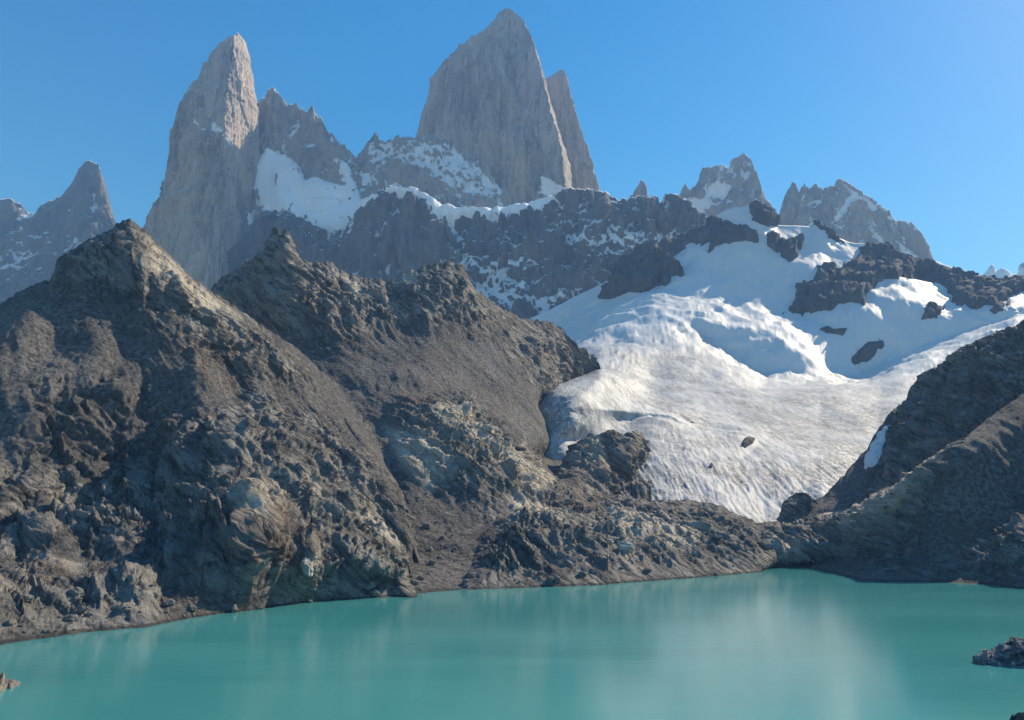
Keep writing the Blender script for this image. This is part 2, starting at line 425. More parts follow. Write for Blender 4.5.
def hill_disp(amp, grain, size, seed=0.):
    """grain: horizontal direction of the slope's fall line, for ribs that run down it"""
    g = np.array(grain, float); g /= np.linalg.norm(g); side = np.array([-g[1], g[0], 0])
    def f(P, X, Y, M):
        u = P @ side; v = P @ g; z = P[..., 2]
        Q = np.stack([u, v * .38, z * .55], -1)
        wp = P + np.stack([perlin(P / 60.), perlin(P / 60. + 9), perlin(P / 60. + 31)], -1) * 14
        Q2 = np.stack([wp @ side, (wp @ g) * .5, wp[..., 2] * .8], -1)
        f3 = np.array([g[0] * .76, g[1] * .76, -.65]); n3 = np.cross(f3, side)
        FL = np.stack([wp @ side, wp @ n3, (wp @ f3) * .15], -1)
        fall = fbm(FL, 15., 5, .58, True, seed + 40) * 3.6 + facet(FL, 6., seed + 41) * 1.6 + fbm(FL, 42., 3, .5, True, seed + 42) * 5
        rocky = np.clip(M.get('rocky', 1) * 1.0, 0, 1)
        ribs = fbm(Q2, size, 6, .5, True, seed) * amp
        blk = facet(Q2, size * .42, seed) * .28 + facet(Q2, size * .16, seed + 1) * .22 + facet(P, size * .06, seed + 4) * .10
        fine = fbm(P, 7., 4, .6, False, seed + 3) * .9
        gul = fbm(Q, size * 1.5, 4, .5, False, seed + 5) * amp * .5
        nb = np.array([.58, .12, .80]); nb /= np.linalg.norm(nb); a1 = np.cross(nb, [0, 1, 0]); a1 /= np.linalg.norm(a1); a2 = np.cross(nb, a1)
        B = np.stack([wp @ nb, (wp @ a1) * .22, (wp @ a2) * .22], -1)
        bed = fbm(B, 11., 5, .6, True, seed + 11); bed2 = facet(B, 7., seed + 12) * .8 + facet(B, 3.2, seed + 13) * .45
        out = (fall * (.3 + 1.0 * rocky) * min(1., size / 40.) + ribs * (.10 + .28 * rocky) + blk * amp * (.02 + .32 * rocky) + fine * (.3 + .5 * rocky) + fbm(Q2, 12., 5, .55, True, seed + 8) * 1.2 * (.15 + rocky) + gul + (bed * 4.6 + bed2 * 3.0) * (.06 + .94 * rocky) * (size / 46.) ** .5)
        if 'crag' in M:
            C = np.stack([wp[..., 0], wp[..., 1], wp[..., 2] * .28], -1)
            out = out + M['crag'] * ((fbm(C, 30., 5, .6, True, seed + 21) - .35) * 11 + facet(C, 13., seed + 22) * 5)
        out = out + fbm(P, 95., 3, .5, False, seed + 30) * 7
        return out * np.clip((P[..., 2] + 1.) / 7., .1, 1) 
    return f

#================================================================== TERRAIN
S = shore_D
# ---- nearest left hill
crest1 = [(-160, 345, 400), (-60, 322, 430), (0, 305, 470), (15, 295, 476), (45, 282, 482), (52, 280, 484), (61, 259, 490), (75, 250, 498), (90, 240, 506), (112, 232, 515), (117, 225, 517), (130, 221, 520), (137, 227, 522), (145, 234, 524), (160, 247, 526), (175, 262, 526), (190, 277, 526), (210, 292, 528), (250, 319, 532), (300, 352, 568), (340, 388, 582), (380, 440, 540), (405, 500, 480), (420, 560, 425), (432, 594, 364)]
hill1_rows = [crest1,
 [(-160, 365, 372), (0, 330, 408), (60, 300, 442), (125, 262, 478), (165, 290, 470), (250, 345, 500), (340, 408, 535), (405, 515, 460), (432, 596, 360)],
 [(-160, 470, 320), (0, 430, 352), (80, 420, 378), (150, 374, 422), (195, 362, 432), (250, 395, 462), (320, 440, 482), (380, 500, 448), (432, 597, 359)],
 [(-160, 560, 285), (0, 540, 305), (80, 512, 348), (160, 480, 378), (225, 452, 385), (280, 480, 385), (340, 520, 392), (400, 560, 385), (432, 598, 358)],
 [(-160, 610, 245), (0, 585, 262), (80, 575, 285), (160, 565, 300), (240, 540, 305), (290, 560, 325), (350, 575, 340), (400, 580, 355), (432, 599, 356)],
 [(-160, 668, S(668)), (0, 643, S(643)), (25, 639, S(639)), (82, 632, S(632)), (150, 627, S(627)), (200, 616, S(616)), (250, 610, S(610)), (307, 602, S(602)), (350, 599, S(599)), (395, 596, S(596)), (432, 600, S(600))],
 [(-160, 690, S(690) ), (0, 655, S(655)), (150, 637, S(637)), (250, 620, S(620)), (350, 609, S(609)), (432, 606, S(606))]]
# the last row dips under the water
under = lambda rows: [(x, y, S(y - 10) * .985) for x, y, d in rows[-1]]
hill1_rows[-1] = under(hill1_rows)
L_h1 = loft(hill1_rows, 1.15, 9, 3, jag=2.2, jag_w=9, disp=hill_disp(11., (.75, -.75, 0), 46., 1.), back=220, seed=3, warp=22, crest_px=42, ends=(0, 1), crest_keep=.1, masks={
 'crag': ([[(60, 255), (115, 222), (150, 235), (150, 262), (110, 262), (70, 285), (50, 285)], [(150, 250), (190, 280), (200, 320), (175, 310)], [(40, 380), (150, 390), (190, 440), (100, 480), (20, 460)]], 14),
 'rocky': ([[(60, 262), (130, 220), (200, 280), (260, 330), (300, 380), (230, 380), (170, 330), (110, 300)], [(170, 440), (250, 400), (330, 440), (400, 520), (410, 600), (200, 620), (150, 560)], [(-160, 470), (60, 480), (150, 470), (160, 560), (0, 560), (-160, 560)], [(-160, 600), (0, 590), (160, 580), (160, 640), (-160, 690)]], 22),
 'pale': ([[(285, 490), (300, 495), (315, 520), (300, 525)], [(130, 235), (180, 275), (240, 320), (200, 320), (150, 280)], [(20, 563), (60, 573), (80, 583), (50, 580)], [(230, 515), (262, 520), (260, 545), (240, 540)], [(288, 560), (298, 565), (297, 595), (290, 590)], [(325, 525), (370, 535), (398, 560), (370, 560)]], 5),
 'rust': ([[(200, 530), (270, 525), (300, 590), (300, 602), (200, 612), (160, 600)], [(20, 568), (75, 580), (60, 590), (20, 585)], [(180, 345), (240, 350), (235, 385), (190, 375)]], 12)})
# ---- second hill with the dark horn
crest2 = [(150, 330, 830), (211, 295, 830), (215, 282, 826), (237, 270, 800), (265, 250, 760), (268, 244, 745), (274, 228, 735), (278, 228, 734), (281, 238, 733), (285, 230, 732), (288, 231, 733), (292, 246, 735), (296, 258, 738), (310, 265, 750), (330, 262, 765), (340, 272, 772), (362, 280, 785), (380, 279, 795), (385, 286, 798), (400, 279, 806), (417, 269, 815), (432, 265, 822), (445, 262, 830), (462, 266, 838), (472, 285, 850), (487, 300, 870), (507, 312, 900), (525, 320, 930), (550, 322, 960), (562, 329, 980), (572, 341, 990), (597, 357, 1040), (603, 372, 1040), (607, 400, 1030)]
hill2_rows = [crest2,
 [(150, 350, 800), (215, 310, 790), (260, 290, 735), (290, 285, 700), (305, 300, 712), (340, 300, 735), (400, 300, 770), (445, 295, 800), (500, 325, 850), (550, 345, 960), (597, 372, 1080), (607, 405, 1080)],
 [(150, 390, 760), (230, 350, 735), (290, 335, 680), (325, 345, 672), (360, 340, 690), (430, 350, 715), (480, 370, 750), (540, 392, 830), (553, 395, 960), (597, 400, 1080), (607, 412, 1080)],
 [(150, 450, 700), (280, 400, 640), (340, 400, 600), (400, 400, 600), (450, 410, 610), (500, 430, 640), (540, 442, 720), (550, 446, 850), (607, 450, 900)],
 [(150, 520, 600), (300, 470, 540), (360, 465, 510), (420, 470, 500), (480, 490, 510), (540, 510, 560), (607, 515, 590)],
 [(150, 560, 500), (300, 550, 450), (390, 550, 430), (450, 555, 425), (520, 555, 440), (607, 555, 450)],
 [(150, 600, S(600)), (300, 600, S(600)), (395, 596, S(596)), (456, 590, S(590)), (540, 587, S(587)), (607, 585, S(585))],
 [(150, 612, S(612)), (395, 606, S(606)), (540, 597, S(597)), (607, 594, S(594))]]
hill2_rows[-1] = under(hill2_rows)
L_h2 = loft(hill2_rows, 1.15, 5, 2, jag=2.4, jag_w=5, disp=hill_disp(12., (.8, -.6, 0), 52., 4.), back=320, seed=5, warp=14, crest_px=34, crest_keep=.12, masks={
 'crag': ([[(215, 290), (275, 228), (300, 250), (340, 260), (365, 278), (395, 280), (420, 266), (465, 265), (500, 308), (470, 305), (430, 298), (380, 305), (330, 300), (325, 350), (290, 320), (230, 310)], [(500, 330), (600, 355), (600, 400), (560, 380)], [(420, 415), (470, 420), (530, 470), (500, 490), (440, 450)]], 10),
 'rocky': ([[(205, 300), (280, 228), (350, 262), (460, 258), (520, 315), (470, 330), (400, 320), (340, 350), (280, 340), (230, 350)], [(540, 320), (600, 350), (600, 400), (540, 390), (480, 330)], [(400, 410), (470, 405), (520, 450), (560, 500), (520, 540), (470, 500), (410, 460)], [(500, 520), (640, 500), (640, 590), (480, 595)]], 16),
 'pale': ([[(428, 418), (455, 415), (480, 430), (505, 450), (540, 490), (530, 505), (495, 480), (470, 460), (440, 445)], [(385, 430), (420, 445), (450, 480), (430, 488), (400, 465)], [(500, 500), (560, 520), (560, 545), (510, 530)], [(400, 265), (420, 280), (415, 295), (400, 290)], [(345, 282), (360, 290), (352, 310)]], 6),
 'rust': ([[(370, 390), (440, 390), (430, 415), (380, 415)], [(560, 490), (600, 500), (590, 530), (560, 525)], [(300, 320), (360, 330), (350, 350), (300, 345)]], 14)})
# ---- moraine between lake and glacier, running up to the right
mor_crest = [(470, 520, 520), (520, 500, 560), (560, 480, 640), (577, 478, 650), (600, 497, 640), (650, 503, 620), (685, 502, 620), (720, 508, 620), (752, 523, 610), (785, 524, 600), (805, 521, 585), (843, 514, 550), (880, 496, 500), (918, 474, 472), (940, 459, 462), (958, 443, 470), (985, 421, 490), (1024, 393, 512), (1100, 340, 520), (1180, 290, 525)]
mor_rows = [[(x, y, d + (30 if 760 < x < 950 else 2)) for x, y, d in mor_crest], [(x, y + (9 if 760 < x < 950 else 3), d) for x, y, d in mor_crest],
 [(470, 535, 490), (560, 510, 560), (600, 515, 565), (650, 520, 560), (720, 530, 555), (785, 538, 560), (843, 532, 533), (880, 512, 487), (918, 490, 458), (958, 462, 455), (1024, 425, 488), (1100, 380, 495), (1180, 340, 500)],
 [(470, 560, 440), (600, 545, 475), (700, 548, 500), (785, 552, 525), (843, 548, 515), (885, 540, 470), (930, 535, 440), (1024, 525, 442), (1180, 510, 430)],
 [(470, 589, S(589)), (540, 587, S(587)), (602, 585, S(585)), (652, 581, S(581)), (710, 577, S(577)), (760, 572, S(572)), (775, 566, S(566)), (835, 567, S(567)), (868, 573, S(573)), (928, 579, S(579)), (1024, 586, S(586)), (1180, 600, S(600))],
 [(470, 600, S(600)), (652, 590, S(590)), (760, 582, S(582)), (868, 582, S(582)), (1024, 596, S(596)), (1180, 612, S(612))]]
mor_rows[-1] = under(mor_rows)
L_mo = loft(mor_rows, 1.1, 6, 2, jag=1.6, jag_w=8, disp=hill_disp(7., (.2, -1, 0), 24., 7.), back=160, seed=8, warp=8, ends=(1, 0), masks={
 'rocky': ([[(470, 480), (760, 500), (760, 575), (470, 590)], [(760, 520), (960, 440), (900, 560), (760, 570)]], 10),
 'pale': ([[(616, 560), (630, 555), (632, 572), (622, 572)], [(600, 520), (700, 540), (690, 560), (620, 550)], [(820, 515), (900, 492), (955, 446), (900, 515), (850, 535)], [(768, 548), (800, 548), (800, 558), (768, 560)]], 5),  # pale along the rising right crest paints in its sunlit strip
 'rust': ([[(560, 490), (600, 500), (600, 530), (565, 525)], [(950, 520), (1000, 530), (990, 560), (950, 555)]], 10)})
# ---- right-hand hill in its own shade; unseen crest past the frame raised to cast it
rh_rows = [
 [(775, 535, 640), (790, 522, 640), (800, 512, 645), (820, 497, 650), (835, 485, 655), (853, 465, 665), (868, 448, 670), (880, 428, 675), (892, 412, 680), (910, 399, 682), (920, 381, 682), (928, 373, 682), (948, 365, 680), (963, 350, 676), (983, 340, 670), (1024, 327, 660), (1060, 298, 655), (1110, 255, 650), (1180, 205, 640), (1300, 150, 620)],
 [(775, 545, 615), (820, 515, 610), (868, 480, 618), (920, 415, 640), (963, 385, 636), (1024, 360, 620), (1110, 300, 606), (1300, 220, 570)],
 [(775, 560, 580), (820, 540, 575), (868, 520, 570), (920, 480, 575), (963, 460, 570), (1024, 440, 545), (1110, 400, 525), (1300, 350, 490)],
 [(775, 575, 520), (868, 560, 500), (963, 530, 490), (1024, 520, 455), (1110, 500, 430), (1300, 480, 400)],
 [(775, 590, S(580)), (868, 582, S(582)), (963, 582, S(582)), (1024, 588, S(588)), (1110, 596, S(596)), (1300, 610, S(610))],
 [(775, 596, S(596)), (868, 592, S(592)), (1024, 600, S(600)), (1300, 625, S(625))]]
rh_rows[-1] = under(rh_rows)
L_rh = loft(rh_rows, 1.3, 7, 3, jag=2.0, jag_w=9, disp=hill_disp(9., (-.7, -.7, 0), 40., 9.), back=260, seed=12, warp=18, masks={'crag': ([[(900, 380), (1300, 150), (1300, 560), (880, 560)]], 20),
 'rocky': ([[(900, 390), (1300, 100), (1300, 600), (860, 570)]], 20), 'pale': ([[(1015, 325), (1040, 320), (1024, 335)]], 4), 'rust': ([[(920, 400), (1000, 380), (980, 480), (930, 480)]], 25)})
# ---- glacier with its upper snowfield
gl_rows = [
 [(500, 332, 2200), (530, 319, 2190), (560, 305, 2180), (585, 292, 2160), (601, 285, 2130), (615, 278, 2090), (630, 264, 2060), (645, 249, 2070), (657, 247, 2080), (667, 241, 2090), (682, 238, 2100), (700, 228, 2110), (712, 217, 2120), (730, 208, 2125), (750, 204, 2120), (760, 210, 2120), (777, 225, 2120), (790, 225, 2130), (810, 227, 2130), (816, 223, 2120), (828, 228, 2110), (840, 238, 2100), (850, 242, 2095), (863, 244, 2080), (875, 245, 2060), (888, 248, 2050), (903, 258, 2040), (918, 263, 2030), (933, 260, 2000), (953, 268, 1980), (968, 272, 1960), (980, 276, 1950), (993, 281, 1940), (1024, 282, 1900), (1180, 270, 1800)],
 [(500, 345, 2180), (560, 322, 2100), (620, 300, 1950), (660, 290, 1900), (700, 255, 2020), (750, 235, 2040), (800, 250, 2020), (830, 262, 2000), (860, 258, 2010), (900, 268, 2000), (950, 290, 1900), (1024, 295, 1830), (1180, 285, 1740)],
 [(500, 348, 2150), (560, 328, 2030), (620, 305, 1830), (660, 298, 1800), (700, 300, 1830), (760, 302, 1840), (800, 315, 1790), (850, 312, 1715), (900, 300, 1740), (950, 312, 1740), (1024, 310, 1700), (1180, 300, 1640)],
 [(500, 352, 2050), (560, 334, 1880), (600, 325, 1720), (650, 318, 1640), (693, 325, 1600), (720, 326, 1590), (760, 338, 1560), (800, 356, 1548), (830, 376, 1585), (860, 375, 1625), (900, 360, 1665), (930, 348, 1680), (1024, 318, 1680), (1180, 310, 1600)],
 [(500, 380, 1600), (560, 352, 1540), (600, 345, 1480), (650, 345, 1440), (693, 341, 1575), (725, 354, 1560), (765, 379, 1500), (800, 381, 1500), (840, 385, 1500), (868, 381, 1530), (900, 366, 1530), (930, 354, 1560), (1024, 323, 1580), (1180, 316, 1500)],
 [(500, 410, 950), (545, 392, 860), (572, 383, 870), (598, 374, 930), (650, 378, 1230), (700, 385, 1200), (760, 392, 1190), (820, 394, 1198), (880, 389, 1218), (940, 377, 1255), (1024, 345, 1350), (1180, 335, 1300)],
 [(500, 425, 900), (545, 412, 800), (580, 405, 815), (640, 412, 930), (700, 415, 1030), (760, 418, 1030), (820, 422, 1035), (880, 415, 1058), (940, 399, 1100), (1024, 370, 1200), (1180, 355, 1150)],
 [(500, 445, 860), (550, 437, 790), (577, 430, 800), (615, 428, 870), (645, 426, 910), (700, 436, 950), (760, 440, 940), (820, 445, 940), (880, 443, 955), (1024, 436, 1010), (1180, 430, 1000)],
 [(500, 460, 850), (550, 448, 785), (577, 446, 790), (615, 450, 850), (645, 455, 800), (700, 462, 800), (760, 468, 820), (820, 470, 830), (880, 468, 850), (1024, 465, 900), (1180, 465, 900)],
 [(500, 505, 800), (560, 500, 780), (600, 499, 720), (615, 506, 700), (650, 504, 690), (685, 505, 690), (720, 510, 680), (752, 524, 665), (765, 530, 655), (785, 528, 655), (800, 520, 665), (820, 506, 690), (880, 500, 760), (1024, 500, 800), (1180, 500, 800)],
 [(500, 540, 790), (600, 540, 710), (765, 550, 645), (1024, 540, 790), (1180, 540, 790)]]
def glacier_disp(P, X, Y, M):
    low = np.clip((1500 - P[..., 1]) / 400, 0, 1)
    Q = np.stack([P[..., 0] / 1.0, P[..., 1] * .22, P[..., 2] * .3], -1)      # grooves down the tongue
    t = np.stack([P[..., 0] * .3, P[..., 1], P[..., 2]], -1)                  # crevasses across
    tongue = np.clip((Y - 430) / 40, 0, 1)
    d = (fbm(Q * np.array([1, .6, .5]), 8., 5, .62, True, 2) * 2.6 + fbm(P, 45., 4, .5, True, 9) * 2.5) * tongue + fbm(t, 18., 5, .6, True, 5) * 1.7 * low * (1 - .5 * tongue)
    d = d + fbm(P, 190., 4, .42, False, 3) * (18 - 6 * low) + facet(t, 30., 4) * 2 * M['serac']
    d = d + fbm(t * np.array([.5, 1, 1]), 70., 5, .5, True, 6) * 9 * M['serac']
    d = d + fbm(P * np.array([1, 1, .4]), 90, 5, .5, True, 7) * 10 * (1 - low)
    return d
L_gl = loft(gl_rows, 1.1, 8, 3, jag=.6, jag_w=20, warp=16, smoothU=24, disp=glacier_disp, back=500, seed=15, crest_keep=.2, masks={
 'dirt': ([[(500, 380), (600, 350), (700, 345), (770, 385), (900, 385), (940, 375), (1000, 350), (900, 540), (560, 540)]], 18),
 'serac': ([[(570, 310), (700, 290), (830, 345), (810, 372), (740, 372), (690, 345), (600, 372)], [(640, 405), (760, 430), (740, 450), (640, 455)], [(560, 400), (600, 380), (560, 450)]], 10)})
# ---- dark wall under the towers, with the sunlit snow lip
wl_rows = [
 [(120, 260, 2800), (200, 262, 2800), (235, 255, 2780), (262, 213, 2700), (285, 211, 2690), (305, 222, 2670), (330, 233, 2650), (345, 228, 2640), (362, 205, 2630), (375, 196, 2620), (388, 187, 2600), (400, 188, 2595), (415, 191, 2590), (433, 201, 2590), (455, 209, 2600), (485, 214, 2620), (507, 212, 2640), (535, 206, 2640), (555, 199, 2630), (563, 193, 2600), (571, 189, 2590), (585, 190, 2590), (600, 191, 2590), (615, 197, 2600), (627, 201, 2610), (631, 197, 2615), (647, 199, 2620), (654, 195, 2620), (659, 201, 2620), (664, 195, 2620), (675, 197, 2620), (685, 204, 2620), (700, 215, 2600), (760, 240, 2580), (800, 260, 2560)],
 [(120, 275, 2750), (235, 268, 2730), (285, 232, 2650), (345, 248, 2600), (388, 215, 2560), (433, 225, 2550), (485, 235, 2560), (535, 225, 2570), (585, 215, 2550), (650, 220, 2570), (700, 232, 2560), (800, 275, 2540)],
 [(120, 300, 2650), (235, 300, 2640), (300, 300, 2560), (370, 290, 2520), (433, 275, 2490), (485, 280, 2450), (535, 280, 2420), (585, 270, 2430), (650, 265, 2460), (800, 300, 2500)],
 [(120, 360, 2500), (300, 350, 2450), (400, 330, 2380), (485, 320, 2320), (535, 318, 2280), (600, 305, 2250), (650, 300, 2280), (800, 330, 2400)],
 [(120, 420, 2300), (400, 400, 2200), (600, 360, 2150), (800, 380, 2300)]]
L_wl = loft(wl_rows, 1.1, 5, 2, jag=2.0, jag_w=7, disp=cliffs(60., 150., .28, 1.0, 1.), back=600, seed=21, gully=.5, snowmax=.74, masks={
 'snow': ([[(372, 240), (400, 262), (420, 275), (400, 280), (380, 268), (360, 262)], [(430, 250), (470, 255), (530, 250), (545, 268), (500, 290), (440, 275)], [(560, 232), (600, 225), (690, 235), (690, 262), (600, 262), (565, 255)], [(470, 275), (520, 285), (580, 290), (600, 275), (620, 290), (600, 310), (500, 320), (480, 300)], [(555, 215), (566, 220), (548, 262), (530, 275)], [(480, 222), (540, 212), (530, 222), (490, 232)], [(420, 290), (480, 300), (470, 320), (420, 310)]], 14)})
# ---- jagged ridge between the two towers, with its hanging snowfield
jr_rows = [
 [(225, 140, 2960), (245, 118, 2980), (257, 106, 3000), (264, 100, 3000), (268, 92, 3000), (274, 88, 3000), (280, 97, 3000), (288, 108, 3000), (292, 105, 3000), (296, 102, 3000), (301, 108, 3000), (307, 111, 3000), (312, 105, 3000), (315, 116, 3000), (322, 119, 3000), (326, 130, 3000), (332, 134, 3000), (339, 143, 3000), (348, 150, 3000), (354, 157, 3000), (362, 155, 3010), (369, 143, 3020), (375, 133, 3020), (380, 140, 3020), (384, 142, 3020), (399, 137, 3010), (414, 139, 3000), (429, 136, 3000), (446, 142, 3000), (469, 157, 2990), (484, 165, 2980), (494, 180, 2970), (507, 192, 2950), (517, 210, 2900), (540, 225, 2850)],
 [(225, 165, 2930), (257, 140, 2950), (300, 140, 2960), (325, 155, 2965), (354, 172, 2960), (384, 165, 2960), (420, 165, 2940), (470, 180, 2930), (507, 205, 2920), (540, 235, 2830)],
 [(225, 190, 2900), (257, 160, 2930), (300, 175, 2920), (330, 190, 2900), (354, 195, 2890), (384, 190, 2880), (420, 192, 2860), (470, 208, 2850), (507, 222, 2850), (540, 245, 2800)],
 [(225, 225, 2850), (257, 215, 2800), (300, 222, 2780), (354, 225, 2770), (400, 220, 2770), (470, 230, 2780), (540, 260, 2780)],
 [(225, 300, 2800), (350, 300, 2720), (540, 300, 2760)]]
L_jr = loft(jr_rows, 1.1, 4, 2, jag=3.6, jag_w=4.5, disp=cliffs(40., 130., .35, .8, 4.), back=500, seed=25, gully=.5, snowmax=.74, masks={
 'snow': ([[(268, 136), (320, 140), (330, 150), (310, 155), (270, 150)], [(384, 145), (430, 137), (450, 143), (485, 165), (505, 192), (490, 205), (450, 198), (420, 175), (390, 165)], [(350, 160), (380, 175), (400, 195), (370, 195), (355, 180)], [(405, 160), (440, 185), (470, 200), (440, 195)]], 9)})
# ---- far left peak
fl_rows = [
 [(-120, 215, 3900), (-60, 190, 3900), (-20, 205, 3900), (0, 201, 3900), (9, 198, 3900), (22, 206, 3900), (26, 212, 3900), (35, 213, 3890), (42, 206, 3880), (62, 196, 3850), (75, 180, 3840), (81, 168, 3830), (86, 162, 3830), (90, 160, 3830), (93, 163, 3830), (98, 164, 3830), (103, 178, 3830), (108, 197, 3830), (114, 222, 3830), (122, 250, 3820), (150, 300, 3800)],
 [(-120, 235, 3850), (0, 225, 3850), (60, 215, 3800), (90, 190, 3780), (108, 215, 3790), (150, 310, 3750)],
 [(-120, 300, 3650), (0, 290, 3600), (60, 280, 3600), (108, 280, 3650), (150, 330, 3650)],
 [(-120, 400, 3300), (0, 380, 3300), (150, 380, 3300)]]
L_fl = loft(fl_rows, 1.15, 5, 2, jag=1.2, jag_w=8, disp=cliffs(42., 160., .35, .7, 7.), back=600, seed=31, gully=.5, snowmax=.5, masks={
 'snow': ([[(-100, 240), (0, 238), (60, 232), (62, 250), (20, 285), (-100, 290)], [(-5, 205), (12, 207), (10, 213), (-5, 212)], [(86, 194), (102, 197), (100, 202), (90, 200)]], 10)})
# ---- pale peaks on the right
pa_rows = [
 [(618, 215, 3550), (627, 203, 3550), (631, 196, 3550), (636, 190, 3550), (641, 180, 3550), (645, 184, 3550), (648, 199, 3560), (660, 205, 3580), (676, 200, 3600), (680, 195, 3600), (685, 184, 3600), (689, 191, 3600), (696, 187, 3600), (702, 169, 3600), (710, 167, 3600), (722, 165, 3600), (729, 167, 3600), (730, 161, 3600), (736, 157, 3600), (744, 153, 3600), (751, 159, 3600), (753, 167, 3600), (758, 175, 3600), (761, 192, 3600), (764, 200, 3600), (770, 202, 3600), (776, 210, 3600), (780, 230, 3600)],
 [(618, 230, 3500), (660, 225, 3540), (690, 205, 3550), (740, 180, 3550), (756, 195, 3560), (780, 240, 3560)],
 [(618, 250, 3400), (690, 235, 3450), (740, 225, 3450), (780, 255, 3450)],
 [(618, 300, 3250), (740, 290, 3250), (780, 300, 3250)]]
L_pa = loft(pa_rows, 1.05, 3, 1, jag=1.6, jag_w=3.4, disp=cliffs(34., 120., .3, .8, 11.), back=400, seed=35, gully=.5, masks={
 'snow': ([[(705, 186), (722, 182), (732, 186), (728, 196), (708, 195)], [(682, 200), (700, 195), (720, 205), (700, 215), (690, 225), (684, 215)]], 5)})
pb_rows = [
 [(772, 245, 3620), (779, 220, 3620), (781, 207, 3620), (784, 199, 3620), (788, 190, 3620), (792, 182, 3620), (795, 185, 3620), (799, 192, 3620), (804, 184, 3620), (809, 190, 3620), (816, 184, 3620), (822, 190, 3620), (830, 187, 3620), (836, 187, 3620), (839, 180, 3610), (850, 185, 3600), (868, 197, 3590), (880, 206, 3580), (890, 212, 3570), (896, 221, 3570), (911, 222, 3570), (919, 230, 3560), (927, 245, 3560), (933, 262, 3560), (945, 285, 3560)],
 [(772, 255, 3580), (800, 215, 3570), (839, 200, 3540), (868, 215, 3540), (900, 235, 3520), (945, 290, 3540)],
 [(772, 270, 3500), (800, 245, 3450), (850, 240, 3400), (900, 260, 3420), (945, 295, 3500)],
 [(772, 310, 3300), (850, 300, 3250), (945, 320, 3350)]]
L_pb = loft(pb_rows, 1.05, 3, 1, jag=2.2, jag_w=3.2, disp=cliffs(34., 110., .3, .8, 14.), back=400, seed=38, gully=.5, masks={
 'snow': ([[(839, 182), (850, 186), (880, 208), (875, 212), (862, 200), (850, 205), (838, 225), (830, 228), (836, 210), (848, 195)], [(868, 228), (882, 238), (880, 245), (870, 240)], [(895, 240), (910, 250), (915, 262), (898, 255)]], 4)})
fs_rows = [
 [(970, 285, 5400), (985, 273, 5400), (992, 265, 5400), (996, 271, 5400), (1002, 268, 5400), (1013, 274, 5400), (1018, 274, 5400), (1021, 265, 5400), (1027, 261, 5400), (1040, 270, 5400), (1080, 262, 5400), (1150, 280, 5400)],
 [(970, 290, 5300), (1024, 278, 5300), (1150, 290, 5300)], [(970, 310, 5000), (1150, 310, 5000)]]
L_fs = loft(fs_rows, 1.1, 2, 1, jag=.6, jag_w=4, disp=cliffs(30., 110., .3, .6, 17.), back=500, seed=41, masks={'snow': ([[(960, 268), (1160, 268), (1160, 320), (960, 320)]], 6)})

layer_obj('hill', L_h1, M_hill, label='brown rocky hill rising straight from the lake, with a small dark knob at its summit', cat='hill', kind='structure')
layer_obj('hill', L_h2, M_hill, label='grey scree hill topped by a dark rock horn, behind the nearest hill', cat='hill', kind='structure')
layer_obj('hill', L_rh, M_hill, label='dark shaded hill dropping into the lake at the glacier\'s right side', cat='hill', kind='structure')
layer_obj('moraine', L_mo, M_hill, label='low bank of rubble between the lake and the foot of the glacier', cat='moraine', kind='structure')
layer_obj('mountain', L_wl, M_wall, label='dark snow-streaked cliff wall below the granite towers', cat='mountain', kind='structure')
mjr = layer_obj('mountain', L_jr, M_farrock, label='jagged snow-dusted ridge between the two tallest granite towers', cat='mountain', kind='structure')
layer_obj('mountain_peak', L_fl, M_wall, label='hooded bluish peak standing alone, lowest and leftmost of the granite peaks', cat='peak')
layer_obj('mountain_peak', L_pa, M_farrock, label='pale square-topped peak with a small snow patch, behind the snow dome', cat='peak')
layer_obj('mountain_peak', L_pb, M_farrock, label='serrated pale peak with a snowy ramp falling from its top', cat='peak')
layer_obj('mountain_peak', L_fs, M_farrock, label='tiny distant snowy peaks just showing over the dark ridge', cat='peak')
glacier = layer_obj('glacier', L_gl, M_glacier, label='white crevassed glacier pouring from the snowfield down to the moraine', cat='glacier')

# snow lying on the walls
snow_n = lambda P, X, Y: fbm(P, 90., 4) * 6
patch('snowfield', L_wl, [(362, 206), (375, 197), (388, 187.5), (400, 188), (415, 191), (433, 201), (455, 209), (485, 214), (507, 212), (535, 206), (555, 199), (560, 203), (545, 212), (535, 216), (520, 220), (505, 222), (487, 227), (470, 219), (463, 217), (445, 222), (432, 216), (424, 204), (412, 197), (398, 194), (388, 191), (376, 199), (366, 209)], 13, M_snow, flat=3, lift=13, rough=2.0, prof=5, noise=snow_n, label='narrow bright snow lip along the top of the dark cliff wall', cat='snowfield')
patch('snowfield', L_jr, [(250, 168), (262, 156), (270, 152), (284, 155), (300, 170), (303, 182), (318, 180), (336, 188), (345, 190), (341, 178), (335, 163), (347, 166), (358, 190), (362, 202), (372, 200), (372, 214), (362, 220), (340, 238), (325, 236), (306, 226), (285, 213), (262, 216), (256, 200), (254, 185)], 13, M_snow, flat=7, rough=1.8, prof=8, noise=snow_n, label='broad bluish hanging snowfield below the jagged ridge', cat='snowfield')
patch('snow_patch', L_jr, [(296, 199), (308, 200), (318, 204), (348, 205), (344, 209), (330, 210), (316, 209), (306, 205)], 16, M_snow, flat=3, lift=16, rough=.6, prof=2.5, label='thin sunlit snow ledge across the middle of the hanging snowfield')
patch('snow_patch', L_jr, [(233, 220), (240, 212), (252, 214), (250, 226), (242, 234), (235, 228)], 16, M_snow, flat=3, rough=1., prof=5, label='small bluish snow patch below the left corner of the hanging snowfield', cat='snow patch')
